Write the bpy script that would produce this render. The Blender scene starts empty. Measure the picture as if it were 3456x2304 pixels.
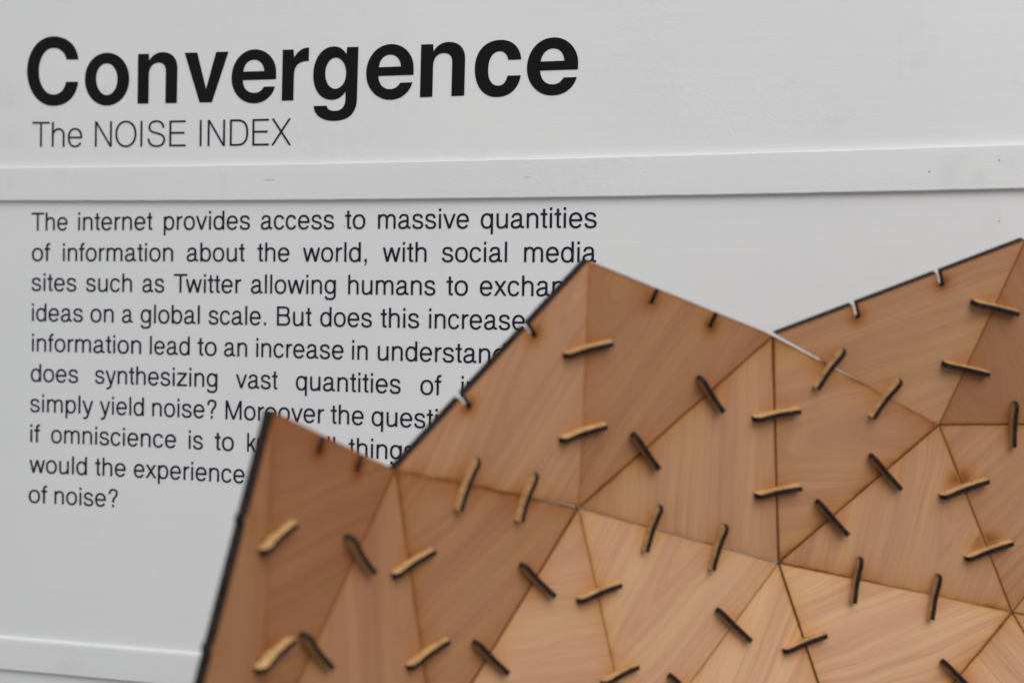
import bpy, bmesh, math, random
import numpy as np
from mathutils import Vector, Matrix
from mathutils.geometry import tessellate_polygon, delaunay_2d_cdt

random.seed(7)
SC = bpy.context.scene
COL = SC.collection
R = math.radians

# ------------------------------------------------------------------ camera, light, exposure
FPX = 7000.0                    # focal length in pixels of the 3456 px wide photograph
CAM_Z = 1.40
cam_data = bpy.data.cameras.new('camera')
cam_data.sensor_width = 36.0
cam_data.lens = 36.0 * FPX / 3456.0
cam_data.clip_start = 0.02
cam_data.clip_end = 50.0
cam_data.dof.use_dof = True
cam_data.dof.focus_distance = 0.822
cam_data.dof.aperture_fstop = 13.2
cam = bpy.data.objects.new('camera', cam_data)
COL.objects.link(cam)
cam.location = (0, 0, CAM_Z)
cam.rotation_euler = (R(90), 0, 0)
SC.camera = cam

world = bpy.data.worlds.new('World')
SC.world = world
world.use_nodes = True
bg = world.node_tree.nodes['Background']
wn, wl = world.node_tree.nodes, world.node_tree.links
wtc, wsep, wmap = wn.new('ShaderNodeTexCoord'), wn.new('ShaderNodeSeparateXYZ'), wn.new('ShaderNodeMapRange')
wmix = wn.new('ShaderNodeMix'); wmix.data_type = 'RGBA'
wl.new(wtc.outputs['Generated'], wsep.inputs[0]); wl.new(wsep.outputs['Z'], wmap.inputs['Value'])
wmap.inputs['From Min'].default_value = -0.6; wmap.inputs['From Max'].default_value = 0.7
wmix.inputs[6].default_value = (0.56, 0.55, 0.545, 1)      # dim ground below
wmix.inputs[7].default_value = (1.30, 1.345, 1.39, 1)      # pale overcast above
wl.new(wmap.outputs[0], wmix.inputs[0]); wl.new(wmix.outputs[2], bg.inputs['Color'])
bg.inputs['Strength'].default_value = 0.425

def area_lamp(name, loc, target, size, energy, color):
    d = bpy.data.lights.new(name, 'AREA')
    d.shape = 'RECTANGLE'
    d.size, d.size_y = size
    d.energy = energy
    d.color = color
    o = bpy.data.objects.new(name, d)
    COL.objects.link(o)
    o.location = loc
    o.rotation_euler = (Vector(target) - Vector(loc)).to_track_quat('-Z', 'Y').to_euler()
    return o

area_lamp('overhead_lamp', (0.9, -1.3, 3.1), (0.05, 0.75, 1.4), (2.6, 2.0), 82.0, (1.0, 0.985, 0.965))

SC.view_settings.view_transform = 'Standard'
SC.view_settings.look = 'None'
SC.view_settings.exposure = 0.0
SC.view_settings.gamma = 1.0
SC.view_settings.use_curve_mapping = False
SC.render.engine = 'CYCLES'
SC.cycles.max_bounces = 8

# ------------------------------------------------------------------ helpers
def cam_to_world(p):            # survey frame: x right, y down, z away from the camera
    return Vector((p[0], p[2], CAM_Z - p[1]))

def ray(px, py):
    return np.array([(px - 1728.0) / FPX, (py - 1152.0) / FPX, 1.0])

def tag(o, label=None, cat=None, group=None, kind=None):
    if label: o['label'] = label
    if cat: o['category'] = cat
    if group: o['group'] = group
    if kind: o['kind'] = kind
    return o

def empty(name, loc):
    o = bpy.data.objects.new(name, None)
    o.empty_display_size = 0.05
    o.location = loc
    COL.objects.link(o)
    return o

def link_mesh(name, me, mats, parent):
    o = bpy.data.objects.new(name, me)
    for m in mats: me.materials.append(m)
    COL.objects.link(o)
    if parent:
        o.parent = parent
        o.matrix_parent_inverse = Matrix.Translation(-parent.location)
    return o

# ------------------------------------------------------------------ node helpers
class NT:
    def __init__(self, name):
        self.m = bpy.data.materials.new(name)
        self.m.use_nodes = True
        self.t = self.m.node_tree
        self.b = self.t.nodes['Principled BSDF']
    def n(self, typ, **kw):
        nd = self.t.nodes.new(typ)
        for k, v in kw.items():
            if k.startswith('i_'):
                nd.inputs[k[2:].replace('_', ' ')].default_value = v
            else:
                setattr(nd, k, v)
        return nd
    def l(self, a, b): self.t.links.new(a, b)
    def math(self, op, a, b=None, c=None, clamp=False):
        nd = self.n('ShaderNodeMath', operation=op, use_clamp=clamp)
        for i, x in enumerate((a, b, c)):
            if x is None: continue
            if isinstance(x, (int, float)): nd.inputs[i].default_value = x
            else: self.l(x, nd.inputs[i])
        return nd.outputs[0]
    def ramp(self, fac, stops, interp='LINEAR'):
        nd = self.n('ShaderNodeValToRGB')
        nd.color_ramp.interpolation = interp
        e = nd.color_ramp.elements
        while len(e) > 1: e.remove(e[-1])
        e[0].position, e[0].color = stops[0][0], (*stops[0][1], 1)
        for p, c in stops[1:]:
            x = e.new(p); x.color = (*c, 1)
        self.l(fac, nd.inputs[0])
        return nd.outputs[0]
    def mix(self, fac, a, b, blend='MIX'):
        nd = self.n('ShaderNodeMix', data_type='RGBA', blend_type=blend)
        for sock, x in ((nd.inputs[0], fac), (nd.inputs[6], a), (nd.inputs[7], b)):
            if isinstance(x, (int, float)): sock.default_value = x
            elif isinstance(x, tuple): sock.default_value = (*x, 1)
            else: self.l(x, sock)
        return nd.outputs[2]
    def noise(self, vec, scale, detail=3.0, rough=0.55, dist=0.0):
        nd = self.n('ShaderNodeTexNoise')
        nd.inputs['Scale'].default_value = scale
        nd.inputs['Detail'].default_value = detail
        nd.inputs['Roughness'].default_value = rough
        nd.inputs['Distortion'].default_value = dist
        if vec is not None: self.l(vec, nd.inputs['Vector'])
        return nd.outputs['Fac']
    def mapping(self, vec, scale=(1, 1, 1), loc=(0, 0, 0), rot=(0, 0, 0)):
        nd = self.n('ShaderNodeMapping')
        nd.inputs['Scale'].default_value = scale
        nd.inputs['Location'].default_value = loc
        nd.inputs['Rotation'].default_value = rot
        self.l(vec, nd.inputs['Vector'])
        return nd.outputs[0]

# ------------------------------------------------------------------ materials
def mat_board():
    k = NT('white_satin_paint')
    at = k.n('ShaderNodeAttribute', attribute_name='board_uv')
    v = at.outputs['Vector']
    broad = k.noise(v, 6.0, 4.0, 0.6)
    brush = k.noise(k.mapping(v, (14, 260, 1)), 1.0, 3.0, 0.6)
    fine = k.noise(k.mapping(v, (900, 1300, 1)), 1.0, 2.0, 0.6)
    base = k.ramp(broad, [(0.30, (0.70, 0.705, 0.715)), (0.72, (0.745, 0.745, 0.745))])
    base = k.mix(k.math('MULTIPLY', k.math('SUBTRACT', brush, 0.5), 0.22), base, (0.62, 0.62, 0.62))
    # greyish scuffs and rubbed-in grime, in patches
    g1 = k.noise(v, 38.0, 5.0, 0.65, 0.6)
    g2 = k.noise(v, 7.5, 2.0, 0.5)
    grime = k.math('MULTIPLY', k.math('MULTIPLY', k.math('SUBTRACT', g1, 0.56, clamp=True), 5.0, clamp=True),
                   k.math('MULTIPLY', k.math('SUBTRACT', g2, 0.50, clamp=True), 5.0, clamp=True))
    base = k.mix(k.math('MULTIPLY', grime, 0.38), base, (0.50, 0.48, 0.45))
    # finger marks at known places (x, y, radius, strength)
    for (sx, sy, rad, st) in SMUDGES:
        mp = k.mapping(v, (1 / rad, 1 / rad, 0), (-sx / rad, -sy / rad, 0))
        ln = k.n('ShaderNodeVectorMath', operation='LENGTH')
        k.l(mp, ln.inputs[0])
        nz = k.noise(v, 220.0, 3.0, 0.6)
        fall = k.math('SUBTRACT', 1.0, k.math('ADD', ln.outputs['Value'], k.math('MULTIPLY', nz, 0.5)), clamp=True)
        base = k.mix(k.math('MULTIPLY', fall, st), base, (0.42, 0.41, 0.40))
    k.l(base, k.b.inputs['Base Color'])
    k.b.inputs['Roughness'].default_value = 0.42
    k.b.inputs['Specular IOR Level'].default_value = 0.35
    # brush strokes plus blistered paint in a few patches
    blis = k.noise(v, 210.0, 4.0, 0.6, 1.2)
    msk = k.math('MULTIPLY', k.math('SUBTRACT', k.noise(v, 9.0, 2.0, 0.5), 0.55, clamp=True), 6.0, clamp=True)
    h = k.math('ADD', k.math('MULTIPLY', brush, 0.35), k.math('MULTIPLY', fine, 0.22))
    h = k.math('ADD', h, k.math('MULTIPLY', k.math('MULTIPLY', blis, msk), 0.9))
    bp_ = k.n('ShaderNodeBump')
    bp_.inputs['Strength'].default_value = 0.30
    bp_.inputs['Distance'].default_value = 0.0005
    k.l(h, bp_.inputs['Height'])
    k.l(bp_.outputs[0], k.b.inputs['Normal'])
    return k.m

def mat_plain(name, col, rough, spec=0.3, var=0.0, scale=300.0):
    k = NT(name)
    if var:
        tc = k.n('ShaderNodeTexCoord')
        nz = k.noise(tc.outputs['Object'], scale, 3.0, 0.6)
        lo = tuple(c * (1 - var) for c in col); hi = tuple(c * (1 + var) for c in col)
        k.l(k.ramp(nz, [(0.3, lo), (0.7, hi)]), k.b.inputs['Base Color'])
    else:
        k.b.inputs['Base Color'].default_value = (*col, 1)
    k.b.inputs['Roughness'].default_value = rough
    k.b.inputs['Specular IOR Level'].default_value = spec
    return k.m

def mat_wood():
    """Flat-sawn plywood face: 'grain' holds (along, across, sheet) in metres, 'burn' the laser smoke stain."""
    k = NT('plywood_face')
    at = k.n('ShaderNodeAttribute', attribute_name='grain')
    g = at.outputs['Vector']
    # growth rings of a flat-sawn sheet: the cone of the trunk cut by a plane, so contours are long arches
    rg = k.n('ShaderNodeSeparateXYZ')
    k.l(k.n('ShaderNodeAttribute', attribute_name='ring').outputs['Vector'], rg.inputs[0])
    dist, taper, warp = rg.outputs[0], rg.outputs[1], rg.outputs[2]
    w1 = k.noise(k.mapping(g, (11, 26, 1)), 1.0, 1.0, 0.45)
    w2 = k.noise(k.mapping(g, (34, 75, 1), (3.1, 0.7, 0)), 1.0, 1.0, 0.5)
    sep = k.n('ShaderNodeSeparateXYZ'); k.l(g, sep.inputs[0])
    rr = k.math('SQRT', k.math('ADD', k.math('MULTIPLY', sep.outputs[1], sep.outputs[1]), k.math('MULTIPLY', dist, dist)))
    acr = k.math('SUBTRACT', rr, k.math('MULTIPLY', sep.outputs[0], taper))
    acr = k.math('ADD', acr, k.math('MULTIPLY', k.math('SUBTRACT', w1, 0.5), warp))
    acr = k.math('ADD', acr, k.math('MULTIPLY', k.math('SUBTRACT', w2, 0.5), 0.0035))
    cmb = k.n('ShaderNodeCombineXYZ')
    k.l(k.math('MULTIPLY', sep.outputs[0], 3.0), cmb.inputs[0])
    k.l(k.math('MULTIPLY', acr, 1.0), cmb.inputs[1])
    k.l(sep.outputs[2], cmb.inputs[2])
    c = cmb.outputs[0]
    bands = k.noise(k.mapping(c, (1.2, 540, 1)), 1.0, 3.0, 0.62)
    wide = k.noise(k.mapping(c, (2, 110, 1), (0, 5, 0)), 1.0, 2.0, 0.5)
    fibre = k.noise(k.mapping(c, (14, 1700, 1)), 1.0, 3.0, 0.65)
    quiet = k.noise(k.mapping(c, (3, 48, 1), (2, 9, 0)), 1.0, 2.0, 0.5)
    hue = k.noise(k.mapping(c, (4, 150, 1), (11, 3, 0)), 1.0, 2.0, 0.5)
    flame = k.noise(k.mapping(g, (18, 42, 1), (7, 2, 0)), 1.0, 2.0, 0.5)
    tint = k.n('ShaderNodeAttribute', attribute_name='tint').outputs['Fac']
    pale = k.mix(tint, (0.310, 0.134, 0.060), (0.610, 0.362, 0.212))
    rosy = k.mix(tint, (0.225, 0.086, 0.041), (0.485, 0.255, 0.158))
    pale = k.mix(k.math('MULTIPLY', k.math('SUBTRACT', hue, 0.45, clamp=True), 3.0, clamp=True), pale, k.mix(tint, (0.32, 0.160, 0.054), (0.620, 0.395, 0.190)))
    amp = k.math('MULTIPLY', k.math('SUBTRACT', quiet, 0.36, clamp=True), 3.6, clamp=True)
    amp = k.math('ADD', k.math('MULTIPLY', amp, 0.52), 0.20)
    bfac = k.math('MULTIPLY', k.math('MULTIPLY', k.math('SUBTRACT', bands, 0.40), 3.4, clamp=True), amp)
    base = k.mix(bfac, pale, rosy)
    base = k.mix(k.math('MULTIPLY', k.math('SUBTRACT', wide, 0.42), 2.2, clamp=True), base, rosy)
    line = k.math('SUBTRACT', 1.0, k.math('MULTIPLY', k.math('ABSOLUTE', k.math('SUBTRACT', bands, 0.60)), 30.0), clamp=True)
    base = k.mix(k.math('MULTIPLY', k.math('MULTIPLY', line, amp), 0.42), base, (0.255, 0.085, 0.040))
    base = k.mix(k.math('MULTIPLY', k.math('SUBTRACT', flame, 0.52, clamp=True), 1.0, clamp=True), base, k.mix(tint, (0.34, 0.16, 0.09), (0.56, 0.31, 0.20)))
    base = k.mix(k.math('MULTIPLY', k.math('SUBTRACT', fibre, 0.45), 0.75, clamp=True), base, (0.17, 0.07, 0.03))
    # smoke stain from the laser along cuts and slots
    burn = k.n('ShaderNodeAttribute', attribute_name='burn').outputs['Fac']
    bn = k.noise(k.mapping(g, (90, 130, 1)), 1.0, 3.0, 0.6)
    bf = k.math('MULTIPLY', burn, k.math('ADD', 0.05, k.math('MULTIPLY', bn, 1.75)), clamp=True)
    stain = k.ramp(bf, [(0.0, (1, 1, 1)), (0.30, (0.90, 0.76, 0.52)), (0.65, (0.60, 0.40, 0.19)), (1.0, (0.20, 0.12, 0.07))])
    base = k.mix(1.0, base, stain, 'MULTIPLY')
    k.l(base, k.b.inputs['Base Color'])
    k.b.inputs['Roughness'].default_value = 0.55
    k.b.inputs['Specular IOR Level'].default_value = 0.25
    bmp = k.n('ShaderNodeBump')
    bmp.inputs['Strength'].default_value = 0.25
    bmp.inputs['Distance'].default_value = 0.0002
    k.l(k.math('ADD', fibre, k.math('MULTIPLY', bands, 0.5)), bmp.inputs['Height'])
    k.l(bmp.outputs[0], k.b.inputs['Normal'])
    return k.m

def mat_clip_face():
    k = NT('clip_pale_ply_face')
    tc = k.n('ShaderNodeTexCoord')
    oi = k.n('ShaderNodeObjectInfo')
    add = k.n('ShaderNodeVectorMath', operation='ADD')
    k.l(tc.outputs['Object'], add.inputs[0]); k.l(oi.outputs['Location'], add.inputs[1])
    nz = k.noise(k.mapping(add.outputs[0], (260, 260, 900)), 1.0, 3.0, 0.6)
    base = k.ramp(nz, [(0.25, (0.31, 0.165, 0.066)), (0.55, (0.49, 0.300, 0.133)), (0.8, (0.58, 0.385, 0.190))])
    k.l(base, k.b.inputs['Base Color'])
    k.b.inputs['Roughness'].default_value = 0.6
    k.b.inputs['Specular IOR Level'].default_value = 0.2
    return k.m

# ------------------------------------------------------------------ board pose (plane fitted to the text block)
BM = np.array([[0.8649002, -0.0118782, 0.5018032], [0.0183451, 0.9998001, -0.007953], [-0.5016084, 0.0160842, 0.8649452]])
BT = np.array([-0.2164582, -0.0501544, 0.96])

def bpx(px, py, off=0.0):
    """photo point -> board coordinates (x along the lines, y down), on the plane lifted by off towards the viewer"""
    d = ray(px, py); n = BM[:, 2]
    o = BT - n * off
    P = d * (n @ o) / (n @ d)
    q = BM.T @ (P - o)
    return np.array([q[0], q[1]])

def bw(x, y, off=0.0):
    return cam_to_world(BT + BM[:, 0] * x + BM[:, 1] * y - BM[:, 2] * off)

SMUDGES = []
for (px, py, rad, st) in ((3210, 610, 0.010, 0.22), (3310, 630, 0.006, 0.22), (3420, 580, 0.009, 0.16), (3260, 560, 0.008, 0.10),
                          (30, 330, 0.012, 0.16), (35, 470, 0.010, 0.14), (45, 640, 0.006, 0.16), (3340, 760, 0.009, 0.10),
                          (120, 420, 0.007, 0.08), (300, 1780, 0.011, 0.06), (60, 1900, 0.014, 0.07)):
    x, y = bpx(px, py)
    SMUDGES.append((x, y, rad, st))

M_BOARD = mat_board()
M_TITLE = mat_plain('black_vinyl', (0.0062, 0.0062, 0.0068), 0.55, 0.14, 0.25, 900)
M_TEXT = mat_plain('dark_ink_vinyl', (0.0105, 0.0095, 0.026), 0.55, 0.15)
M_WOOD = mat_wood()
M_BURNT = mat_plain('laser_burnt_edge', (0.0170, 0.0115, 0.0098), 0.75, 0.15, 0.65, 500)
M_CLIPF = mat_clip_face()
M_SPECK = mat_plain('dark_speck', (0.08, 0.08, 0.09), 0.6, 0.2)
M_PAINTCHIP = mat_plain('paint_nick', (0.52, 0.51, 0.50), 0.6, 0.2)

# ------------------------------------------------------------------ display board
X0, X1, Y0, Y1 = -0.16, 0.485, -0.30, 0.36
board = empty('display_board', bw((X0 + X1) / 2, Y1))
tag(board, 'white painted display board with black heading, ten lines of text and two raised strips', 'display board')

def uv_attr(me, fn):
    a = me.attributes.new('board_uv', 'FLOAT_VECTOR', 'POINT')
    for i, v in enumerate(me.vertices):
        a.data[i].vector = fn(i)

def build_panel():
    bm = bmesh.new()
    xs = np.linspace(X0, X1, 27); ys = np.linspace(Y0, Y1, 23)
    uv = []
    fr = [[bm.verts.new(bw(x, y)) for x in xs] for y in ys]
    for y in ys:
        for x in xs: uv.append((x, y, 0))
    for j in range(len(ys) - 1):
        for i in range(len(xs) - 1):
            bm.faces.new((fr[j][i], fr[j + 1][i], fr[j + 1][i + 1], fr[j][i + 1]))
    bk = []
    for (x, y) in ((X0, Y0), (X0, Y1), (X1, Y1), (X1, Y0)):
        bk.append(bm.verts.new(bw(x, y, -0.012))); uv.append((x, y, 0.012))
    bm.faces.new(bk[::-1])
    bm.faces.new([fr[j][0] for j in range(len(ys))][::-1] + [bk[0], bk[1]])
    bm.faces.new([fr[-1][i] for i in range(len(xs))][::-1] + [bk[1], bk[2]])
    bm.faces.new([fr[j][-1] for j in range(len(ys))] + [bk[2], bk[3]])
    bm.faces.new([fr[0][i] for i in range(len(xs))] + [bk[3], bk[0]])
    bm.normal_update()
    bmesh.ops.recalc_face_normals(bm, faces=bm.faces)
    me = bpy.data.meshes.new('panel'); bm.to_mesh(me); bm.free()
    uv_attr(me, lambda i: uv[i])
    return link_mesh('panel', me, [M_BOARD], board)
build_panel()

def fit_poly(pts, off, deg):
    q = np.array([bpx(px, py, off) for px, py in pts])
    return np.poly1d(np.polyfit(q[:, 0], q[:, 1], deg))

BH = 0.0021                     # the strips stand this far off the board
def build_batten(top_pts, bot_pts, deg, seed, rt=0.0003):
    ft = fit_poly(top_pts, BH, deg); fb = fit_poly(bot_pts, BH, deg)
    rnd = random.Random(seed)
    bm = bmesh.new(); uv = []
    N = 120
    rows = []
    r = 0.0005
    for i in range(N + 1):
        x = X0 + (X1 - X0) * i / N
        yt, yb = ft(min(max(x, -0.05), 0.5)), fb(min(max(x, -0.05), 0.5))
        yt += rnd.uniform(-1, 1) * 0.00008; yb += rnd.uniform(-1, 1) * 0.00006
        prof = [(yt, -0.0004), (yt, BH - rt), (yt + rt * 0.13, BH - rt * 0.5), (yt + rt * 0.5, BH - rt * 0.13), (yt + rt, BH)]
        for s in (0.2, 0.4, 0.6, 0.8): prof.append((yt + (yb - yt) * s, BH + 0.00004))
        prof += [(yb - r, BH), (yb - r * 0.3, BH - r * 0.3), (yb, BH - r), (yb, -0.0004)]
        row = []
        for (y, o) in prof:
            row.append(bm.verts.new(bw(x, y, o))); uv.append((x, y + o * 1.5 + seed, 0.3 * seed))
        rows.append(row)
    for a, b in zip(rows, rows[1:]):
        for j in range(len(a) - 1):
            bm.faces.new((a[j], a[j + 1], b[j + 1], b[j]))
    bm.faces.new(rows[0]); bm.faces.new(rows[-1][::-1])
    bmesh.ops.recalc_face_normals(bm, faces=bm.faces)
    me = bpy.data.meshes.new('strip'); bm.to_mesh(me); bm.free()
    uv_attr(me, lambda i: (uv[i][0], uv[i][1] - seed, uv[i][2]))
    return link_mesh('strip', me, [M_BOARD], board)

strip_hi = build_batten([(0, 566), (1152, 552), (1985, 530), (2304, 523), (2679, 512), (3456, 487)],
                        [(0, 677), (1152, 675), (2304, 659), (3456, 637)], 2, 1)
strip_lo = build_batten([(0, 2146), (330, 2172), (680, 2204)], [(0, 2257), (240, 2279), (490, 2303)], 1, 2, 0.0017)

# ------------------------------------------------------------------ flat lettering meshes
def sheet_object(name, polys, mat, parent, off, step=0.0):
    """polys: list of [outer, hole, ...] in board coordinates -> one flat sheet, lifted off the paint"""
    verts, faces = [], []
    for n, rings in enumerate(polys):
        base = len(verts)
        rr = [[Vector((p[0], p[1], 0)) for p in ring] for ring in rings]
        flat = [p for ring in rr for p in ring]
        for p in flat: verts.append(bw(p.x, p.y, off + step * (n % 5)))
        for t in tessellate_polygon(rr):
            a, b, c = (flat[i] for i in t)
            if abs((b - a).cross(c - a).z) < 1e-14: continue
            f = [base + i for i in t]
            if (b - a).cross(c - a).z > 0: f = f[::-1]
            faces.append(f)
    me = bpy.data.meshes.new(name)
    me.from_pydata(verts, [], faces)
    me.update()
    return link_mesh(name, me, [mat], parent)

def bez(p0, p1, p2, p3, n=12):
    out = []
    for i in range(1, n + 1):
        t = i / n; s = 1 - t
        out.append((s**3 * p0[0] + 3 * s * s * t * p1[0] + 3 * s * t * t * p2[0] + t**3 * p3[0],
                    s**3 * p0[1] + 3 * s * s * t * p1[1] + 3 * s * t * t * p2[1] + t**3 * p3[1]))
    return out

def path(start, *segs):
    """'L' points, 'C' cubic (6 numbers), 'h'/'v' quarter ovals leaving horizontally / vertically"""
    pts = [start]; kp = 0.565
    for s in segs:
        p = pts[-1]
        if len(s) == 2: pts.append(s)
        elif s[0] == 'h':
            e = s[1:]; pts += bez(p, (p[0] + (e[0] - p[0]) * kp, p[1]), (e[0], e[1] + (p[1] - e[1]) * kp), e)
        elif s[0] == 'v':
            e = s[1:]; pts += bez(p, (p[0], p[1] + (e[1] - p[1]) * kp), (e[0] + (p[0] - e[0]) * kp, e[1]), e)
        else: pts += bez(p, (s[0], s[1]), (s[2], s[3]), (s[4], s[5]))
    return pts

def oval(l, t, r, b):           # four extreme points
    return path(l, ('v', *t), ('h', *r), ('v', *b), ('h', *l))[:-1]

# heading: each letter outline as surveyed on the board
HEAD = [
 ((60, 90), [path((807, 437), (650, 437), (632, 350, 565, 283, 475, 283), ('h', 283, 595), ('v', 472, 900),
     (570, 900, 625, 830, 642, 732), (803, 732), (780, 925, 660, 1050, 470, 1050), ('h', 128, 590), ('v', 475, 131),
     (660, 131, 790, 250, 807, 437))]),
 ((60, 90), [oval((892, 700), (1188, 348), (1478, 690), (1180, 1046)), oval((1040, 690), (1182, 488), (1322, 690), (1182, 907))]),
 ((60, 90), [path((1596, 365), (1738, 362), (1742, 452), (1785, 375, 1850, 340, 1925, 340), (2040, 340, 2116, 420, 2116, 550),
     (2108, 1012), (1957, 1014), (1962, 590), (1962, 520, 1930, 478, 1868, 478), (1780, 478, 1738, 560, 1738, 650),
     (1733, 1018), (1588, 1020))]),
 ((560, 90), [[(252, 348), (418, 346), (535, 828), (668, 338), (832, 333), (612, 1003), (448, 1004)]]),
 ((560, 90), [path((1462, 697), (1022, 711), (1022, 810, 1075, 878, 1168, 878), (1235, 878, 1275, 845, 1298, 797), (1447, 793),
     (1410, 930, 1300, 1016, 1165, 1016), ('h', 872, 690), ('v', 1185, 303), ('h', 1462, 600)),
     path((1030, 598), (1304, 590), (1300, 500, 1245, 440, 1172, 440), (1090, 440, 1035, 510, 1030, 598))]),
 ((560, 90), [path((1550, 310), (1693, 305), (1700, 412), (1750, 320, 1820, 278, 1898, 279), (1893, 458),
     (1760, 452, 1700, 520, 1697, 650), (1690, 977), (1536, 981))]),
 ((1000, 90), [path((675, 274), (826, 270), (806, 960), (800, 1150, 690, 1248, 495, 1248), (345, 1248, 238, 1175, 233, 1052),
     (405, 1048), (412, 1095, 450, 1116, 510, 1116), (610, 1116, 655, 1050, 655, 940), (655, 860),
     (610, 930, 550, 970, 470, 970), (320, 970, 228, 840, 228, 650), (228, 420, 350, 264, 505, 264), (580, 264, 630, 305, 668, 368)),
     oval((387, 630), (527, 412), (663, 615), (517, 824))]),
 ((1000, 90), [path((1555, 640), (1090, 655), (1092, 760, 1150, 829, 1240, 829), (1305, 829, 1350, 795, 1378, 744), (1541, 739),
     (1500, 880, 1385, 970, 1240, 970), ('h', 928, 630), ('v', 1265, 233), ('h', 1556, 540)),
     path((1098, 540), (1389, 528), (1383, 435, 1330, 373, 1248, 373), (1160, 373, 1105, 445, 1098, 540))]),
 ((1000, 90), [path((1657, 240), (1815, 234), (1819, 330), (1870, 245, 1940, 205, 2030, 205), (2160, 205, 2240, 290, 2237, 430),
     (2225, 915), (2055, 921), (2067, 470), (2067, 395, 2030, 352, 1960, 352), (1860, 352, 1815, 430, 1813, 530),
     (1803, 930), (1639, 936))]),
 ((1400, 90), [path((1412, 436), (1239, 441), (1228, 370, 1190, 328, 1130, 328), (1030, 328, 973, 430, 973, 590),
     (973, 710, 1025, 783, 1105, 783), (1175, 783, 1210, 730, 1229, 651), (1405, 646), (1375, 830, 1250, 933, 1080, 933),
     (905, 933, 797, 790, 797, 565), (797, 340, 930, 178, 1145, 178), (1300, 178, 1400, 275, 1412, 436))]),
 ((1400, 90), [path((2161, 567), (1662, 583), (1664, 695, 1725, 766, 1820, 766), (1890, 766, 1940, 730, 1972, 675), (2146, 669),
     (2105, 815, 1980, 912, 1810, 912), ('h', 1487, 560), ('v', 1850, 145), ('h', 2165, 480)),
     path((1670, 465), (1982, 453), (1978, 355, 1925, 290, 1838, 290), (1745, 290, 1680, 370, 1670, 465))]),
]
polys = []
for (ox, oy), rings in HEAD:
    out = []
    for ring in rings:
        q = []
        for (x, y) in ring:
            p = bpx(ox + x / 3.92, oy + y / 3.92)
            if not q or np.hypot(*(p - q[-1])) > 2e-5: q.append(p)
        if np.hypot(*(q[0] - q[-1])) < 2e-5: q.pop()
        out.append(q)
    polys.append(out)
heading = sheet_object('heading_lettering', polys, M_TITLE, board, 0.00022)
tag(heading, 'bold black heading lettering reading Convergence')

# ------------------------------------------------------------------ light grotesque alphabet, drawn as strokes (1000 units per em)
def E_(cx, cy, rx, ry, a0, a1, n=28, sq=2.25):
    out = []
    for i in range(n + 1):
        a = R(a0 + (a1 - a0) * i / n); c, s = math.cos(a), math.sin(a)
        out.append((cx + rx * math.copysign(abs(c) ** (2 / sq), c), cy + ry * math.copysign(abs(s) ** (2 / sq), s)))
    return out

def Ls(*p): return ('s', list(p))
def St(p): return ('s', p)
def P(*p): return ('p', list(p))
def Cv(start, *segs): return ('s', path(start, *segs))
def arch(x0, x1, y=502, y0=320):
    xm = (x0 + x1) / 2 - 5
    return Cv((x0, y0), (x0, 430, xm - 70, y, xm + 12, y), (xm + 95, y, x1, 455, x1, 350), (x1, 0))
def rect(x0, y0, x1, y1): return P((x0, y0), (x1, y0), (x1, y1), (x0, y1))

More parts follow.
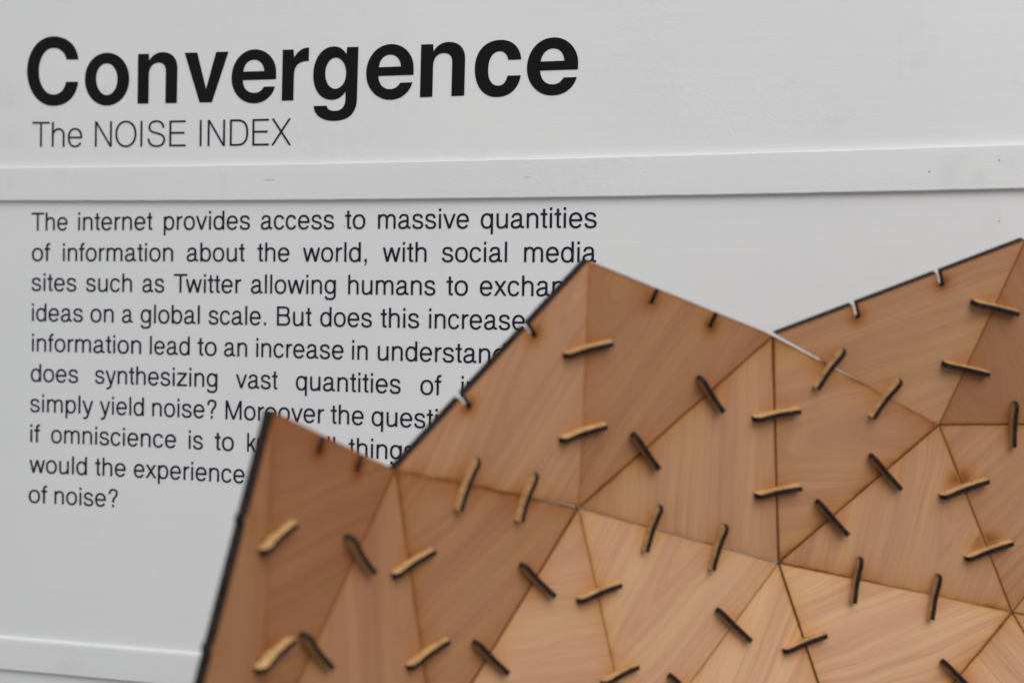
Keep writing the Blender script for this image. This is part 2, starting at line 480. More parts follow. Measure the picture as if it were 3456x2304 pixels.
def glyphs(V, H):
    hv, hh = V / 2, H / 2
    yo, yb = 538 - hh, -15 + hh            # round letters: centreline of top and bottom
    cy, ry = (yo + yb) / 2, (yo - yb) / 2
    def stem(x, y0, y1): return rect(x - hv, y0, x + hv, y1)
    def bar(x0, x1, y): return rect(x0, y - hh, x1, y + hh)
    def dot(x): return rect(x - hv, 718 - 100, x + hv, 718)
    def diag(x0, y0, x1, y1, w): return P((x0 - w, y0), (x0 + w, y0), (x1 + w, y1), (x1 - w, y1))
    dw = V * 0.53
    co = 718 + 14 - hh; cb = -15 + hh; cm = (co + cb) / 2; cr = (co - cb) / 2
    G = {}
    G['o'] = (556, 35, 521, [St(E_(278, cy, 243 - hv, ry, 0, 360, 44))])
    G['n'] = (556, 65, 491, [stem(65 + hv, 0, 523), arch(65 + hv, 491 - hv, yo)])
    G['h'] = (556, 65, 491, [stem(65 + hv, 0, 718), arch(65 + hv, 491 - hv, yo)])
    G['m'] = (833, 65, 769, [stem(65 + hv, 0, 523), arch(65 + hv, 417, yo), arch(417, 769 - hv, yo)])
    G['u'] = (556, 65, 491, [stem(491 - hv, 0, 523), Cv((65 + hv, 523), (65 + hv, 173), (65 + hv, 65, 150, yb, 240, yb), (330, yb, 491 - hv, 95, 491 - hv, 205))])
    G['r'] = (333, 69, 321, [stem(69 + hv, 0, 523), Cv((69 + hv, 290), (69 + hv, 420, 190, 500, 321, 492))])
    G['i'] = (222, 69, 69 + V, [stem(69 + hv, 0, 523), dot(69 + hv)])
    G['l'] = (222, 69, 69 + V, [stem(69 + hv, 0, 718)])
    G['t'] = (278, 14, 257, [Cv((98 + hv, 669), (98 + hv, 120), (98 + hv, 50, 160, hh - 4, 200, hh - 2), (257, hh + 2)), bar(14, 257, 523 - hh)])
    G['f'] = (278, 14, 262, [Cv((86 + hv, 0), (86 + hv, 590), (86 + hv, 660, 170, 728 - hh, 215, 728 - hh), (262, 724 - hh)), bar(14, 262, 523 - hh)])
    G['a'] = (556, 36, 530, [Cv((64 + hv, 370), (80 + hv, 470, 170, yo, 262, yo), (370, yo, 448 - hv, 455, 448 - hv, 385), (448 - hv, 110), (448 - hv, 45, 470, hh - 6, 530, hh + 2)),
                             Cv((448 - hv, 325), (400, 255, 240, 300, 150, 240), (60, 190, 36 + hv, 150, 36 + hv, 138), (36 + hv, 60, 130, yb, 205, yb), (330, yb, 448 - hv, 95, 448 - hv, 190))])
    G['c'] = (500, 30, 477, [St(E_(259, cy, 229 - hv, ry, 27, 333, 36))])
    G['e'] = (556, 40, 515, [St([(60, 266), (515 - hv * 0.2, 266)]), St(E_(278, cy, 238 - hv, ry, 0, 328, 40))])
    G['s'] = (500, 32, 464, [Cv((445 - hv, 375), (440 - hv, 460, 350, yo, 245, yo), (140, yo, 48 + hv, 460, 48 + hv, 385), (48 + hv, 300, 160, 285, 250, 265),
                                (360, 240, 464 - hv, 220, 464 - hv, 140), (464 - hv, 60, 360, yb, 252, yb), (140, yb, 40 + hv, 60, 34 + hv, 155))])
    G['d'] = (556, 35, 499, [stem(499 - hv, 0, 718), St(E_(264, cy, 229 - hv, ry, 0, 360, 44))])
    G['b'] = (556, 58, 517, [stem(58 + hv, 0, 718), St(E_(290, cy, 227 - hv, ry, 0, 360, 44))])
    G['p'] = (556, 58, 517, [stem(58 + hv, -207, 523), St(E_(290, cy, 227 - hv, ry, 0, 360, 44))])
    G['q'] = (556, 35, 494, [stem(494 - hv, -207, 523), St(E_(262, cy, 227 - hv, ry, 0, 360, 44))])
    G['g'] = (556, 40, 499, [Cv((499 - hv, 523), (499 - hv, -20), (499 - hv, -130, 400, -220 + hh, 275, -220 + hh), (160, -220 + hh, 80, -170, 60 + hv, -75)),
                             St(E_(266, (yo + 10 + hh) / 2, 226 - hv, (yo - 10 - hh) / 2, 0, 360, 44))])
    G['v'] = (500, 8, 492, [diag(8 + dw, 523, 250, 0, dw), diag(492 - dw, 523, 250, 0, dw)])
    G['y'] = (500, 11, 489, [diag(11 + dw, 523, 256, 10, dw), Cv((489 - dw, 523), (262, -40), (225, -130, 200, -180, 120, -178), (62, -172))])
    G['w'] = (722, 14, 709, [diag(14 + dw, 523, 196, 0, dw), diag(196, 0, 361, 523, dw), diag(361, 523, 526, 0, dw), diag(526, 0, 709 - dw, 523, dw)])
    G['x'] = (500, 11, 490, [diag(28 + dw, 523, 490 - dw * 1.1, 0, dw * 1.1), diag(472 - dw, 523, 11 + dw * 1.1, 0, dw * 1.1)])
    G['z'] = (500, 31, 469, [bar(42, 461, 523 - hh), bar(31, 469, hh), diag(461 - dw * 1.25, 523 - H, 31 + dw * 1.25, H, dw * 1.25)])
    G['k'] = (500, 67, 501, [stem(67 + hv, 0, 718), diag(470 - dw * 1.25, 523, 67 + V + dw * 0.4, 205, dw * 1.3), diag(230, 330, 501 - dw * 1.25, 0, dw * 1.25)])
    G['T'] = (611, 14, 597, [stem(305, 0, 718 - H), bar(14, 597, 718 - hh)])
    G['B'] = (667, 76, 623, [stem(76 + hv, 0, 718), Cv((76, 718 - hh), (360, 718 - hh), (480, 718 - hh, 590 - hv, 640, 590 - hv, 545), (590 - hv, 440, 500, 388, 400, 386), (76, 386)),
                             Cv((380, 386), (500, 386, 623 - hv, 320, 623 - hv, 205), (623 - hv, 80, 500, hh, 390, hh), (76, hh))])
    G['M'] = (833, 73, 761, [stem(73 + hv, 0, 718), stem(761 - hv, 0, 718), diag(73 + dw, 718, 417, 0, dw), diag(761 - dw, 718, 417, 0, dw)])
    G['N'] = (722, 76, 646, [stem(76 + hv, 0, 718), stem(646 - hv, 0, 718), diag(76 + dw, 718, 646 - dw, 0, dw)])
    G['O'] = (778, 39, 739, [St(E_(389, cm, 350 - hv, cr, 0, 360, 48, 2.1))])
    G['I'] = (278, 91, 91 + V, [stem(91 + hv, 0, 718)])
    G['S'] = (667, 49, 620, [Cv((590 - hv, 520), (585 - hv, 640, 470, co, 335, co), (190, co, 75 + hv, 640, 75 + hv, 540), (75 + hv, 430, 200, 405, 330, 375),
                                (480, 340, 620 - hv, 310, 620 - hv, 190), (620 - hv, 80, 490, cb, 345, cb), (180, cb, 55 + hv, 80, 49 + hv, 225))])
    G['E'] = (667, 86, 616, [stem(86 + hv, 0, 718), bar(86 + V, 610, 718 - hh), bar(86 + V, 575, 375), bar(86 + V, 616, hh)])
    G['D'] = (722, 81, 674, [stem(81 + hv, 0, 718), Cv((81 + V * 0.7, 718 - hh), (330, 718 - hh), (560, 718 - hh, 674 - hv, 560, 674 - hv, 360), (674 - hv, 160, 560, hh, 330, hh), (81 + V * 0.7, hh))])
    G['X'] = (667, 19, 648, [diag(32 + dw, 718, 648 - dw * 1.05, 0, dw * 1.05), diag(636 - dw, 718, 19 + dw * 1.05, 0, dw * 1.05)])
    G['?'] = (556, 77, 472, [Cv((77 + hv, 515), (77 + hv, 640, 170, 727 - hh, 275, 727 - hh), (390, 727 - hh, 472 - hv, 640, 472 - hv, 545), (472 - hv, 410, 275, 390, 275, 215), (275, 185)),
                             rect(275 - hv, 0, 275 + hv, 104)])
    G['.'] = (278, 95, 95 + V * 1.05, [rect(95, 0, 95 + V * 1.05, 106)])
    G[','] = (278, 87, 87 + V * 1.1, [P((87, 0), (87, 106), (87 + V * 1.1, 106), (87 + V * 1.1, -20), (87 + V * 0.7, -110), (87, -147), (87, -105), (87 + V * 0.5, -60), (87 + V * 0.55, 0))])
    return G

def stroke_poly(pts, V, H):
    """centreline -> closed ribbons; the nib is V wide across and H high"""
    q = [pts[0]]
    for p in pts[1:]:
        if math.hypot(p[0] - q[-1][0], p[1] - q[-1][1]) > 1.0: q.append(p)
    closed = math.hypot(q[0][0] - q[-1][0], q[0][1] - q[-1][1]) < 2.0
    n = len(q)
    Lp, Rp = [], []
    for i in range(n):
        a = q[i - 1] if i > 0 else (q[-2] if closed else q[0])
        b = q[i + 1] if i < n - 1 else (q[1] if closed else q[-1])
        tx, ty = (b[0] - a[0]) / V, (b[1] - a[1]) / H
        l = math.hypot(tx, ty) or 1
        nx, ny = -ty / l * V / 2, tx / l * H / 2
        Lp.append((q[i][0] + nx, q[i][1] + ny)); Rp.append((q[i][0] - nx, q[i][1] - ny))
    return closed, Lp, Rp

KERN = {('T', 'w'): -90, ('T', 'h'): -8, ('r', 'd'): -8, ('v', 'e'): -15, ('r', 'e'): -8, ('w', 'o'): -8}
def set_word(word, G, V, H, em, p0, p1, base):
    """p0, p1: ink start and end along the line (board x); base: baseline y(x)"""
    x = 0; seq = []
    for i, ch in enumerate(word):
        seq.append((ch, x))
        x += G[ch][0]
        if i + 1 < len(word): x += KERN.get((ch, word[i + 1]), 0)
    a = G[word[0]][1]; b = seq[-1][1] + G[word[-1]][2]
    s = (p1 - p0) / (b - a)
    out = []
    for ch, gx in seq:
        for kind, pts in G[ch][3]:
            def tr(p):
                X = p0 + (gx + p[0] - a) * s
                return (X, base(X) - p[1] * em / 1000.0)
            if kind == 'p': out.append([[tr(p) for p in pts]])
            else:
                closed, Lp, Rp = stroke_poly(pts, V, H)
                if closed: out.append([[tr(p) for p in Lp[:-1]], [tr(p) for p in Rp[:-1]]])
                else: out.append([[tr(p) for p in Lp] + [tr(p) for p in Rp[::-1]]])
    return out

EM = 0.01145
G_TEXT = glyphs(86, 74)
G_SUB = glyphs(64, 52)
RO = {0: (90, 380, 3.92), 6: (560, 90, 3.92), 1: (80, 690, 2.94), 2: (780, 690, 2.94), 3: (1400, 690, 2.94), 4: (80, 1190, 2.94), 5: (780, 1190, 2.94)}
def src(r, x, y=0): o = RO[r]; return (o[0] + x / o[2], o[1] + y / o[2])

LINES = [
 ([(1,130,255),(1,2000,253),(2,1570,243),(3,1500,230)],
  [('The',1,80,1,438),('internet',1,543,1,1280),('provides',1,1393,1,2248),('access',2,297,2,1025),('to',2,1132,2,1335),('massive',2,1460,3,540),('quantities',3,657,3,1807)]),
 ([(1,400,560),(1,2100,566),(2,800,568),(3,900,570)],
  [('of',1,84,1,265),('information',1,392,1,1485),('about',1,1620,1,2195),('the',2,262,2,582),('world,',2,715,2,1350),('with',2,1507,2,1942),('social',3,272,3,918),('media',3,1087,3,1803)]),
 ([(1,200,857),(1,1050,867),(1,2100,878),(2,350,882),(2,1200,892),(3,1100,907)],
  [('sites',1,80,1,525),('such',1,622,1,1078),('as',1,1180,1,1397),('Twitter',1,1492,1,2162),('allowing',2,200,2,1042),('humans',2,1164,2,2030),('to',3,315,3,530),('exchan',3,648,3,1483)]),
 ([(1,90,1155),(1,880,1168),(1,1740,1186),(2,460,1199),(2,1000,1208),(2,1720,1222),(3,150,1228),(3,490,1235)],
  [('ideas',1,85,1,590),('on',1,665,1,895),('a',1,978,1,1085),('global',1,1163,1,1750),('scale.',1,1837,2,350),('But',2,457,2,800),('does',2,887,2,1400),('this',2,1485,2,1868),('increase',2,1967,3,1095),('i',3,1202,3,1222)]),
 ([(1,90,1455),(1,1150,1480),(1,2200,1508),(2,260,1512),(2,1350,1540),(3,210,1560)],
  [('information',1,85,1,1168),('lead',1,1255,1,1650),('to',1,1727,1,1917),('an',1,1990,1,2220),('increase',2,252,2,1118),('in',2,1203,2,1358),('understand',2,1458,3,903)]),
 ([(4,170,287),(4,950,310),(4,1500,328),(4,1780,337),(5,450,360),(5,1100,386),(5,1400,395),(5,2050,418)],
  [('does',4,73,4,543),('synthesizing',4,710,4,1925),('vast',4,2108,5,463),('quantities',5,645,5,1685),('of',5,1880,5,2088),('in',5,2288,5,2450)]),
 ([(4,190,588),(4,560,602),(4,1190,623),(4,1540,638),(4,2150,663),(5,880,697),(5,1170,710),(5,1640,733)],
  [('simply',4,67,4,692),('yield',4,757,4,1196),('noise?',4,1277,4,1915),('Moreover',4,2005,5,925),('the',5,990,5,1318),('questi',5,1397,5,2052)]),
 ([(4,75,885),(4,450,898),(4,730,910),(4,1010,922),(4,1250,933),(4,1650,950),(4,2230,982),(5,1400,1045),(5,1550,1052)],
  [('if',4,68,4,165),('omniscience',4,275,4,1515),('is',4,1640,4,1780),('to',4,1897,4,2088),('know',5,162,5,640),('all',5,815,5,1034),('things',5,1168,5,1830)]),
 ([(4,490,1205),(4,630,1210),(4,880,1222),(4,1600,1260),(4,1930,1278)],
  [('would',4,60,4,630),('the',4,710,4,1015),('experience',4,1095,4,2195)]),
 ([(4,200,1492),(4,400,1502),(4,570,1510),(4,885,1530)],
  [('of',4,52,4,235),('noise?',4,308,4,935)]),
]
def build_line(name, base_px, words, G, V, H, em, off=0.00020):
    q = np.array([bpx(*src(*b)) for b in base_px])
    poly = np.poly1d(np.polyfit(q[:, 0], q[:, 1], 2 if len(base_px) > 4 else 1))
    polys = []
    for (w, ra, xa, rb, xb) in words:
        ya, yb = src(ra, xa)[0], src(rb, xb)[0]
        # baseline row of the photograph near each end, good enough to fix the position along the line
        ref = np.polyfit([src(*b)[0] for b in base_px], [src(*b)[1] for b in base_px], 1)
        p0 = bpx(ya, np.polyval(ref, ya) - 22)[0]; p1 = bpx(yb, np.polyval(ref, yb) - 22)[0]
        polys += set_word(w, G, V, H, em, p0, p1, poly)
    return sheet_object(name, polys, M_TEXT, board, off, 0.000006)

sub = build_line('subtitle_lettering', [(0, 180, 453), (0, 920, 453), (0, 1550, 451), (0, 2300, 446), (6, 1640, 1569)],
                 [('The', 0, 78, 0, 739), ('NOISE', 0, 906, 0, 2109), ('INDEX', 0, 2292, 6, 1660)], G_SUB, 64, 52, 0.0160)
tag(sub, 'thin dark subtitle lettering reading The NOISE INDEX')
for bl, ws in LINES:
    build_line('text_line', bl, ws, G_TEXT, 86, 74, EM)

# ------------------------------------------------------------------ small marks on the board
def blob(name, px, py, rx, ry, mat, parent, off, seed):
    c = bpx(px, py, off); rnd = random.Random(seed)
    ring = []
    for i in range(14):
        a = 2 * math.pi * i / 14; k = rnd.uniform(0.8, 1.15)
        ring.append((c[0] + rx * k * math.cos(a), c[1] + ry * k * math.sin(a)))
    return sheet_object(name, [[ring]], mat, parent, off)
for i, (px, py, r_) in enumerate(((3372, 541, 0.00027), (3136, 580, 0.00027), (3372, 746, 0.00024), (1162, 764, 0.00022), (1416, 1156, 0.00022), (38, 351, 0.0002))):
    on = 487 < py < 637 and px > 3000
    blob('speck', px, py, r_, r_, M_SPECK, strip_hi if on else board, BH + 0.00012 if on else 0.00012, i)
blob('nail_nick', 910, 607, 0.0030, 0.00028, M_PAINTCHIP, strip_hi, BH + 0.0001, 31)
blob('nail_nick', 1780, 598, 0.0018, 0.00018, M_PAINTCHIP, strip_hi, BH + 0.0001, 32)

# ------------------------------------------------------------------ faceted wooden shell
KD = 3456.0 / 2352.0
VT = dict(A=(1352, 600), B=(1775, 771), C=(908, 1079), D=(1329, 1165), E=(1788, 1292), F=(2157, 975), G=(630, 945),
          H=(2356, 551), I=(2325, 1405), J=(413, 1790), K=(597, 1756), M=(999, 1707), N=(1457, 1743), P=(1968, 1835),
          Q=(2658, 972), R=(2560, 1800), S=(2790, 1500))
def lerp_table(x, tab):
    for (a, b), (c, d) in zip(tab, tab[1:]):
        if x <= c: return b + (d - b) * (x - a) / (c - a)
    return tab[-1][1]
SLX = [(-2600, 1.65), (-1730, 1.42), (-1300, 0.97), (-715, 0.63), (0, 0.37), (800, 0.23), (1600, 0.18)]
SLY = [(-1200, 0.42), (-500, 0.32), (0, 0.20), (700, 0.06), (1200, 0.0)]
MPX = 0.70 / FPX
def integ(x, tab):
    n = 40; s = 0
    for i in range(n): s += lerp_table(max(tab[0][0], x * (i + 0.5) / n), tab)
    return s / n * x * MPX
def depth(px, py): return 0.678 + integ(px - 2627, SLX) + integ(py - 1898, SLY)
def photo_pt(d, z=None):
    px, py = d[0] * KD, d[1] * KD
    if z is None: z = depth(px, py)
    return cam_to_world(ray(px, py) * z)
V3 = {k: photo_pt(v) for k, v in VT.items()}
CAMP = Vector((0, 0, CAM_Z))

THICK = 0.0031
# corners, grain direction (degrees in the picture, 0 = along x, anticlockwise), tint 0 dark .. 1 pale (sheet colour plus painted-in facet light and shade)
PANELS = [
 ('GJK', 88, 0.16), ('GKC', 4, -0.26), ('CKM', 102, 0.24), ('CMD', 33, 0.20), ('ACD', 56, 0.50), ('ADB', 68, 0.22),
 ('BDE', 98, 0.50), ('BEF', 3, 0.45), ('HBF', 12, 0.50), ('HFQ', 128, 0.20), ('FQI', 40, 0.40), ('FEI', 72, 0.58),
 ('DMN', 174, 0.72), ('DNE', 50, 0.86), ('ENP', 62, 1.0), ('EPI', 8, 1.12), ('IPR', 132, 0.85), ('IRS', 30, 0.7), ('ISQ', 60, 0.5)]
# where the heart of the arches lies across the sheet, depth of the cut, taper, wander (metres)
RING = {'ADB': (0.022, 0.012, 0.16, 0.024), 'ACD': (0.004, 0.0025, 0.10, 0.008), 'FEI': (-0.012, 0.008, 0.10, 0.014), 'BEF': (0.002, 0.016, 0.05, 0.022),
        'DNE': (0.006, 0.003, 0.17, 0.008), 'EPI': (-0.020, 0.012, 0.10, 0.014), 'CMD': (0.030, 0.010, 0.08, 0.008), 'HFQ': (0.02, 0.01, 0.12, 0.01),
        'DMN': (-0.045, 0.015, 0.10, 0.012), 'GKC': (0.035, 0.010, 0.12, 0.008), 'CKM': (-0.018, 0.008, 0.09, 0.008), 'BDE': (0.060, 0.012, 0.03, 0.006)}
GAP = {frozenset('CG'): 0, frozenset('GJ'): 0, frozenset('AC'): 0, frozenset('AB'): 0, frozenset('BH'): 0, frozenset('BF'): {'B': 0.10, 'F': -0.32}, frozenset('DE'): {'D': 0.17, 'E': 0.23}, frozenset('CD'): {'C': -0.12, 'D': 0.24}, frozenset('EI'): {'E': 0.20, 'I': -0.05}, frozenset('AD'): -0.02, frozenset('GK'): 0.0, frozenset('CM'): 0.05,
       frozenset('DN'): 0.10, frozenset('BD'): 0.14, frozenset('EN'): 0.14, frozenset('FH'): 0.14, frozenset('FI'): 0.16, frozenset('BE'): 0.30, frozenset('DM'): 0.30, frozenset('EP'): 0.34, frozenset('BD'): 0.22, frozenset('EF'): 0.22, frozenset('FQ'): 0.26}
BURN = {frozenset('CD'): 1.0, frozenset('AD'): 0.5, frozenset('CM'): 0.95, frozenset('GK'): 0.7, frozenset('BD'): 0.7, frozenset('EI'): 0.8, frozenset('EF'): 0.7,
        frozenset('BF'): 0.7, frozenset('IP'): 0.8, frozenset('EP'): 0.5, frozenset('GC'): 0.5, frozenset('DN'): 0.55, frozenset('BE'): 0.3, frozenset('EN'): 0.25}
PBURN = {('ACD', frozenset('AD')): 0.08, ('ADB', frozenset('AD')): 0.55, ('CKM', frozenset('CM')): 0.55, ('CMD', frozenset('CM')): 0.9, ('GKC', frozenset('GK')): 0.4,
         ('BDE', frozenset('BD')): 0.95, ('ADB', frozenset('BD')): 0.3, ('BEF', frozenset('BF')): 1.0, ('HBF', frozenset('BF')): 0.25, ('FEI', frozenset('EI')): 1.0,
         ('EPI', frozenset('EI')): 0.25, ('EPI', frozenset('IP')): 1.0, ('FEI', frozenset('EF')): 0.4, ('BEF', frozenset('EF')): 1.0}
# clips: rounded nose end, square end, seam
CLIPS = [((1303,820),(1411,790),'AD'), ((1290,1015),(1393,980),'AD'), ((1612,870),(1663,947),'BD'), ((1460,1000),(1515,1078),'BD'),
 ((1735,965),(1840,945),'BE'), ((1740,1142),(1843,1122),'BE'), ((1943,808),(1877,897),'BF'), ((2073,877),(2005,963),'BF'),
 ((2232,697),(2345,722),'FH'), ((2165,838),(2277,862),'FH'), ((2003,1047),(2070,1122),'EF'), ((1880,1152),(1948,1227),'EF'),
 ((2336,925),(2332,1027),'FQ'), ((2163,1143),(2273,1107),'FI'), ((2222,1285),(2330,1250),'FI'), ((1980,1283),(1965,1387),'EI'),
 ((2160,1322),(2143,1424),'EI'), ((1522,1162),(1487,1268),'DE'), ((1672,1207),(1640,1311),'DE'), ((1105,1052),(1060,1173),'CD'),
 ((1237,1085),(1200,1198),'CD'), ((910,1325),(1005,1265),'CM'), ((947,1534),(1037,1470),'CM'), ((1205,1298),(1275,1370),'DM'),
 ((1097,1475),(1170,1548),'DM'), ((1332,1382),(1429,1345),'DN'), ((1393,1570),(1473,1530),'DN'), ((1652,1400),(1726,1472),'EN'),
 ((1541,1550),(1620,1625),'EN'), ((1803,1498),(1900,1462),'EP'), ((2167,1517),(2240,1590),'IP'), ((622,1270),(694,1199),'GK'),
 ((613,1542),(687,1464),'GK'), ((808,1230),(862,1318),'CK'), ((704,1455),(767,1538),'CK')]
# open slots left along the rim
RIM = [((1215,750),'AC'), ((1065,915),'AC'), ((1510,664),'AB'), ((1645,718),'AB'), ((1965,702),'BH'), ((2158,628),'BH'),
       ((742,1003),'CG'), ((832,1040),'CG'), ((559,1190),'GJ'), ((481,1485),'GJ')]

def plane_of(names):
    a, b, c = (V3[x] for x in names)
    n = (b - a).cross(c - a).normalized()
    if n.dot(CAMP - a) < 0: n = -n
    return a, n
NRM = {nm: plane_of(nm)[1] for nm, _, _ in PANELS}
def seam_normal(seam):
    ns = [NRM[nm] for nm, _, _ in PANELS if set(seam) <= set(nm)]
    return sum(ns, Vector()).normalized()
def hit(d, p, n):
    r = cam_to_world(ray(d[0] * KD, d[1] * KD)) - CAMP
    return CAMP + r * ((p - CAMP).dot(n) / r.dot(n))
CLIP_W = 0.0017
CLIP_H = 0.0032
clip_frames = []
for (a, b, seam) in CLIPS:
    n = seam_normal(seam); s0, s1 = V3[seam[0]], V3[seam[1]]
    o = s0 + n * CLIP_H
    pa, pb = hit(a, o, n) - n * CLIP_H, hit(b, o, n) - n * CLIP_H
    sd = (s1 - s0).normalized()
    c = (pa + pb) / 2
    foot = s0 + sd * (c - s0).dot(sd)                   # seat the clip astride the seam
    u = (pb - pa).normalized()
    u = (u - sd * u.dot(sd) * 0.15 - n * u.dot(n)).normalized()
    clip_frames.append((foot * 0.4 + c * 0.6, u, n, u.cross(n).normalized(), min(max((pb - pa).length, 0.0085), 0.0172), seam, sd))

shell = empty('plywood_shell', V3['P'])
tag(shell, 'faceted shell of plywood triangles joined by small wooden clips before a white board', 'wooden sculpture')

SHIFT = {('HBF', 'B'): (-0.0009,)}
def build_plate(nm, ang, tint, idx):
    pts = [V3[x].copy() for x in nm]
    org, n = plane_of(nm)
    cen = sum(pts, Vector()) / 3
    if (pts[1] - pts[0]).cross(pts[2] - pts[0]).dot(n) < 0:
        pts = [pts[0], pts[2], pts[1]]; nm_o = nm[0] + nm[2] + nm[1]
    else: nm_o = nm
    # local frame: anticlockwise seen from the viewer
    ex = (pts[1] - pts[0]).normalized(); ey = n.cross(ex)
    def to2(p): d = p - cen; return Vector((d.dot(ex), d.dot(ey)))
    def to3(q, h=0.0): return cen + ex * q[0] + ey * q[1] + n * h
    c2 = [to2(p) for p in pts]
    gaps = []
    for i in range(3):
        e = (nm_o[i], nm_o[(i + 1) % 3]); gv = GAP.get(frozenset(e), 0.18)
        gaps.append(tuple((gv[x] if isinstance(gv, dict) else gv) / 1000 for x in e))
    if nm == 'HBF':           # this triangle stands a little off its neighbour at one end
        for i in range(3):
            if nm_o[i] == 'B': c2[i] = c2[i] + (to2(V3['H']) - c2[i]).normalized() * 0.0010
    lines = []
    for i in range(3):
        a, b = c2[i], c2[(i + 1) % 3]
        d = (b - a).normalized(); inw = Vector((-d.y, d.x))
        ga_, gb_ = gaps[i]
        a2, b2 = a + inw * ga_, b + inw * gb_
        d = (b2 - a2).normalized(); inw = Vector((-d.y, d.x))
        lines.append((a2, d, inw))
    def cross(l1, l2):
        p, d = l1[0], l1[1]; q, e = l2[0], l2[1]
        t = ((q - p).x * e.y - (q - p).y * e.x) / (d.x * e.y - d.y * e.x)
        return p + d * t
    corner = [cross(lines[i - 1], lines[i]) for i in range(3)]
    # slots
    slots = [[] for _ in range(3)]
    marks = []
    for i in range(3):
        e = frozenset((nm_o[i], nm_o[(i + 1) % 3]))
        p0, d, inw = lines[i]; Ln = (corner[(i + 1) % 3] - corner[i]).length
        for (pd, rim) in RIM:
            if frozenset(rim) == e:
                q = to2(hit(pd, cen, n)); t = (q - corner[i]).dot(d)
                if 0.004 < t < Ln - 0.004: slots[i].append((t, inw.copy(), 0.0021, -0.0007) if rim == 'GJ' else (t, inw.copy(), 0.0017, 0.0050)); marks.append((corner[i] + d * t + inw * 0.004, 0.15 if rim == 'GJ' else 0.9, 0.0032))
        for (fo, u, nn, w, ln, seam, sd) in clip_frames:
            if frozenset(seam) == e:
                q = to2(fo); t = (q - corner[i]).dot(d)
                u2 = Vector((u.dot(ex), u.dot(ey))).normalized()
                if u2.dot(inw) < 0: u2 = -u2
                if 0.004 < t < Ln - 0.004:
                    slots[i].append((t, u2, CLIP_W + 0.00016, 0.0036)); marks.append((corner[i] + d * t + u2 * 0.0025, 0.24, 0.0046))
                    if seam == 'FI': marks.append((corner[i] + d * (t - 0.0035 if nm == 'FQI' else t + 0.0035) + u2 * 0.0015, 0.55, 0.0030))
    outline = []
    for i in range(3):
        d = lines[i][1]; inw = lines[i][2]; c = corner[i]
        outline.append(c)
        for (t, u2, wd, dp) in sorted(slots[i], key=lambda s: s[0]):
            k = wd / 2 / max(0.5, abs(u2.dot(inw)))
            a, b = c + d * (t - k), c + d * (t + k)
            outline += [a, a + u2 * dp, b + u2 * dp, b]
    nb = len(outline)
    # interior points for the stain map
    xs = [p.x for p in outline]; ys = [p.y for p in outline]
    inner = []
    st = 0.0021
    y = min(ys)
    while y < max(ys):
        x = min(xs)
        while x < max(xs):
            p = Vector((x + random.uniform(-.3, .3) * st, y + random.uniform(-.3, .3) * st))
            if all((p - l[0]).dot(l[2]) > 0.0006 for l in lines): inner.append(p)
            x += st
        y += st
    # finer rows beside the edges
    for i in range(3):
        c, e = corner[i], corner[(i + 1) % 3]; L = (e - c).length
        for off in (0.0007, 0.0016):
            for j in range(1, int(L / 0.0018)):
                p = c + lines[i][1] * (j * 0.0018) + lines[i][2] * off
                if all((p - l[0]).dot(l[2]) > 0.0005 for l in lines): inner.append(p)
    edges = [(i, (i + 1) % nb) for i in range(nb)]
    res = delaunay_2d_cdt([Vector(p) for p in outline] + inner, edges, [list(range(nb))], 1, 1e-7)
    v2, fc = res[0], res[2]
    verts = [to3(p) for p in v2]
    NV = len(verts)
    faces = [tuple(f) for f in fc]
    fm = [0] * len(faces)
    ob = len(verts)
    verts += [to3(p) for p in outline] + [to3(p, -THICK) for p in outline]
    for i in range(nb):
        j = (i + 1) % nb
        faces.append((ob + i, ob + nb + i, ob + nb + j, ob + j)); fm.append(1)
    bb = len(verts)
    verts += [to3(p, -THICK) for p in v2]
    for f in fc: faces.append(tuple(bb + i for i in f[::-1])); fm.append(0)
    me = bpy.data.meshes.new('triangle_panel')
    me.from_pydata(verts, [], faces)
    # wall loops: make sure every face looks outwards
    me.update()
    for k_, p in enumerate(me.polygons):
        p.material_index = fm[k_]
    bm = bmesh.new(); bm.from_mesh(me)
    bm.faces.ensure_lookup_table()
    nf = len(fc)
    for k_, f in enumerate(bm.faces):
        f.normal_update()
        if k_ < nf and f.normal.dot(n) < 0: f.normal_flip()
        elif k_ >= nf + nb and f.normal.dot(n) > 0: f.normal_flip()
        elif nf <= k_ < nf + nb:
            i = k_ - nf; d = outline[(i + 1) % nb] - outline[i]
            out = ex * d.y - ey * d.x
            if f.normal.dot(out) < 0: f.normal_flip()
    bm.to_mesh(me); bm.free()
    # attributes: grain frame, stain, tint
    for an, ty in (('grain', 'FLOAT_VECTOR'), ('burn', 'FLOAT'), ('tint', 'FLOAT'), ('ring', 'FLOAT_VECTOR')): me.attributes.new(an, ty, 'POINT')
    ga, ba, ta, wa = (me.attributes[a_] for a_ in ('grain', 'burn', 'tint', 'ring'))
    pic = Vector((math.cos(R(ang)), 0, math.sin(R(ang))))
    g = (pic - n * pic.dot(n)).normalized(); h = n.cross(g)
    ring = RING.get(nm, (random.choice((-1, 1)) * random.uniform(0.04, 0.09), 0.015, random.uniform(0.03, 0.10), 0.008))
    strengths = [PBURN.get((nm, frozenset((nm_o[i], nm_o[(i + 1) % 3]))), BURN.get(frozenset((nm_o[i], nm_o[(i + 1) % 3])), 0.34)) for i in range(3)]
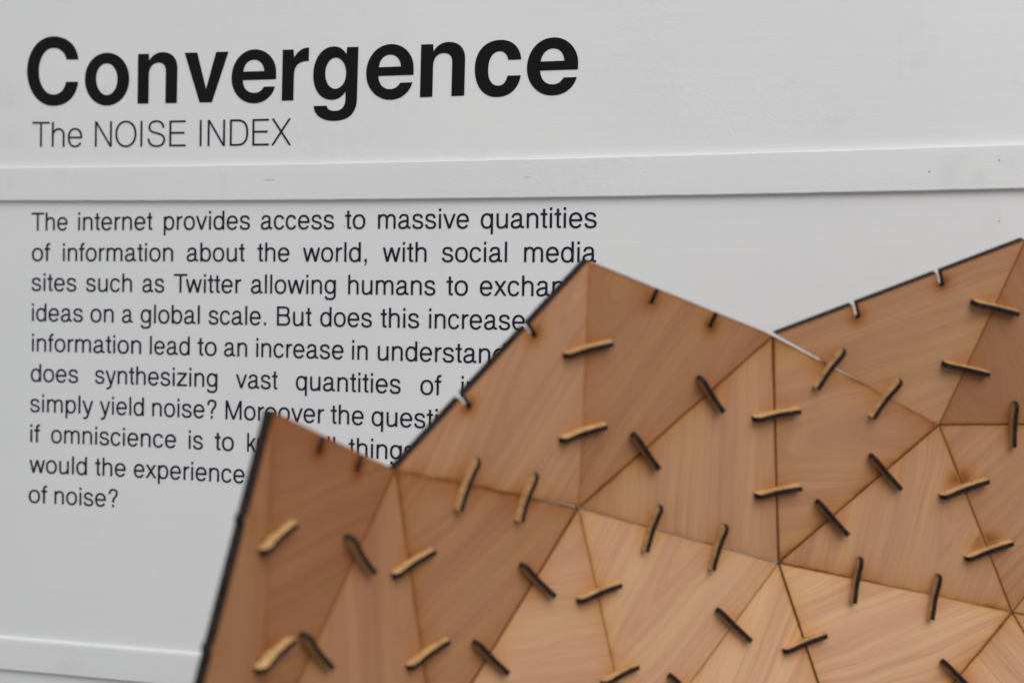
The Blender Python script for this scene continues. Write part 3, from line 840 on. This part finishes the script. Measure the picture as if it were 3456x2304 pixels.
    for i, v in enumerate(me.vertices):
        d3 = v.co - cen
        ga.data[i].vector = (d3.dot(g), d3.dot(h) - ring[0], idx * 3.7)
        q = Vector((d3.dot(ex), d3.dot(ey))); b = 0.0
        for e in range(3):
            dd = max(0.0, (q - lines[e][0]).dot(lines[e][2]))
            b += strengths[e] * (0.32 * math.exp(-dd / 0.0042) + 0.34 * math.exp(-dd / 0.0007))
        for (mp, s, rr) in marks:
            b += s * math.exp(-((q - mp).length / rr) ** 2)
        ba.data[i].value = min(b, 1.0)
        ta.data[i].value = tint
        wa.data[i].vector = ring[1:]
    o = link_mesh('triangle_panel', me, [M_WOOD, M_BURNT], shell)
    return o

PANEL_LABEL = {'GKC': 'dark reddish triangle panel', 'EPI': 'pale yellowish triangle panel', 'HBF': 'triangle panel with an open gap along its lower edge'}
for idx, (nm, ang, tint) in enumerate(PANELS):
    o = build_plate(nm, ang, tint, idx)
    if nm in PANEL_LABEL: o['label'] = PANEL_LABEL[nm]

def build_clip(fr, rnd):
    foot, u, n, w, ln, seam, sd = fr
    h = ln / 2
    H_ = CLIP_H * rnd.uniform(0.94, 1.12)
    # side profile (along, height): rounded nose, slightly waisted back, square end, neck through the slot, rear bar
    top = [(-h, 0.0003), (-h - 0.0001, H_ * 0.50), (-h + 0.0003, H_ * 0.80), (-h + 0.0010, H_ * 1.00), (-h + 0.0019, H_ * 1.04), (-h + 0.0030, H_ * 1.00),
           (-h * 0.40, H_ * 0.90), (0, H_ * 0.80), (h * 0.4, H_ * 0.82), (h * 0.75, H_ * 0.90), (h - 0.0003, H_ * 0.98), (h, H_ * 0.92)]
    bot = [(h, 0.0002), (0.0034, 0.00012), (0.0034, -THICK - 0.0004), (0.0050, -THICK - 0.0006), (0.0050, -THICK - 0.0022),
           (-0.0050, -THICK - 0.0022), (-0.0050, -THICK - 0.0006), (-0.0034, -THICK - 0.0004), (-0.0034, 0.00012)]
    fine = []
    for (x0, y0), (x1, y1) in zip(top, top[1:]):          # slightly ragged laser cut
        m_ = max(1, int(math.hypot(x1 - x0, y1 - y0) / 0.0012))
        for q_ in range(m_):
            f_ = q_ / m_
            fine.append((x0 + (x1 - x0) * f_, y0 + (y1 - y0) * f_ + (rnd.uniform(-1, 1) * 0.00011 if y0 > 0.001 else 0)))
    prof = fine + [top[-1]] + bot
    bm = bmesh.new()
    hw = CLIP_W / 2
    A = [bm.verts.new(u * x + n * y + w * hw) for x, y in prof]
    B = [bm.verts.new(u * x + n * y - w * hw) for x, y in prof]
    tri = tessellate_polygon([[Vector((x, y, 0)) for x, y in prof]])
    for t in tri:
        f = bm.faces.new([A[i] for i in t]); f.material_index = 0
        f.normal_update()
        if f.normal.dot(w) < 0: f.normal_flip()
        f = bm.faces.new([B[i] for i in t]); f.material_index = 0
        f.normal_update()
        if f.normal.dot(w) > 0: f.normal_flip()
    N = len(prof)
    for i in range(N):
        j = (i + 1) % N
        f = bm.faces.new((A[i], A[j], B[j], B[i])); f.material_index = 1
        f.normal_update()
        d = Vector((prof[j][0] - prof[i][0], prof[j][1] - prof[i][1]))
        out = u * (-d.y) + n * d.x            # profile runs clockwise
        if f.normal.dot(out) < 0: f.normal_flip()
    me = bpy.data.meshes.new('clip'); bm.to_mesh(me); bm.free()
    o = link_mesh('clip', me, [M_CLIPF, M_BURNT], shell)
    o.matrix_parent_inverse = Matrix.Identity(4)
    o.location = foot - shell.location
    return o
rnd = random.Random(3)
for fr in clip_frames:
    build_clip(fr, rnd)
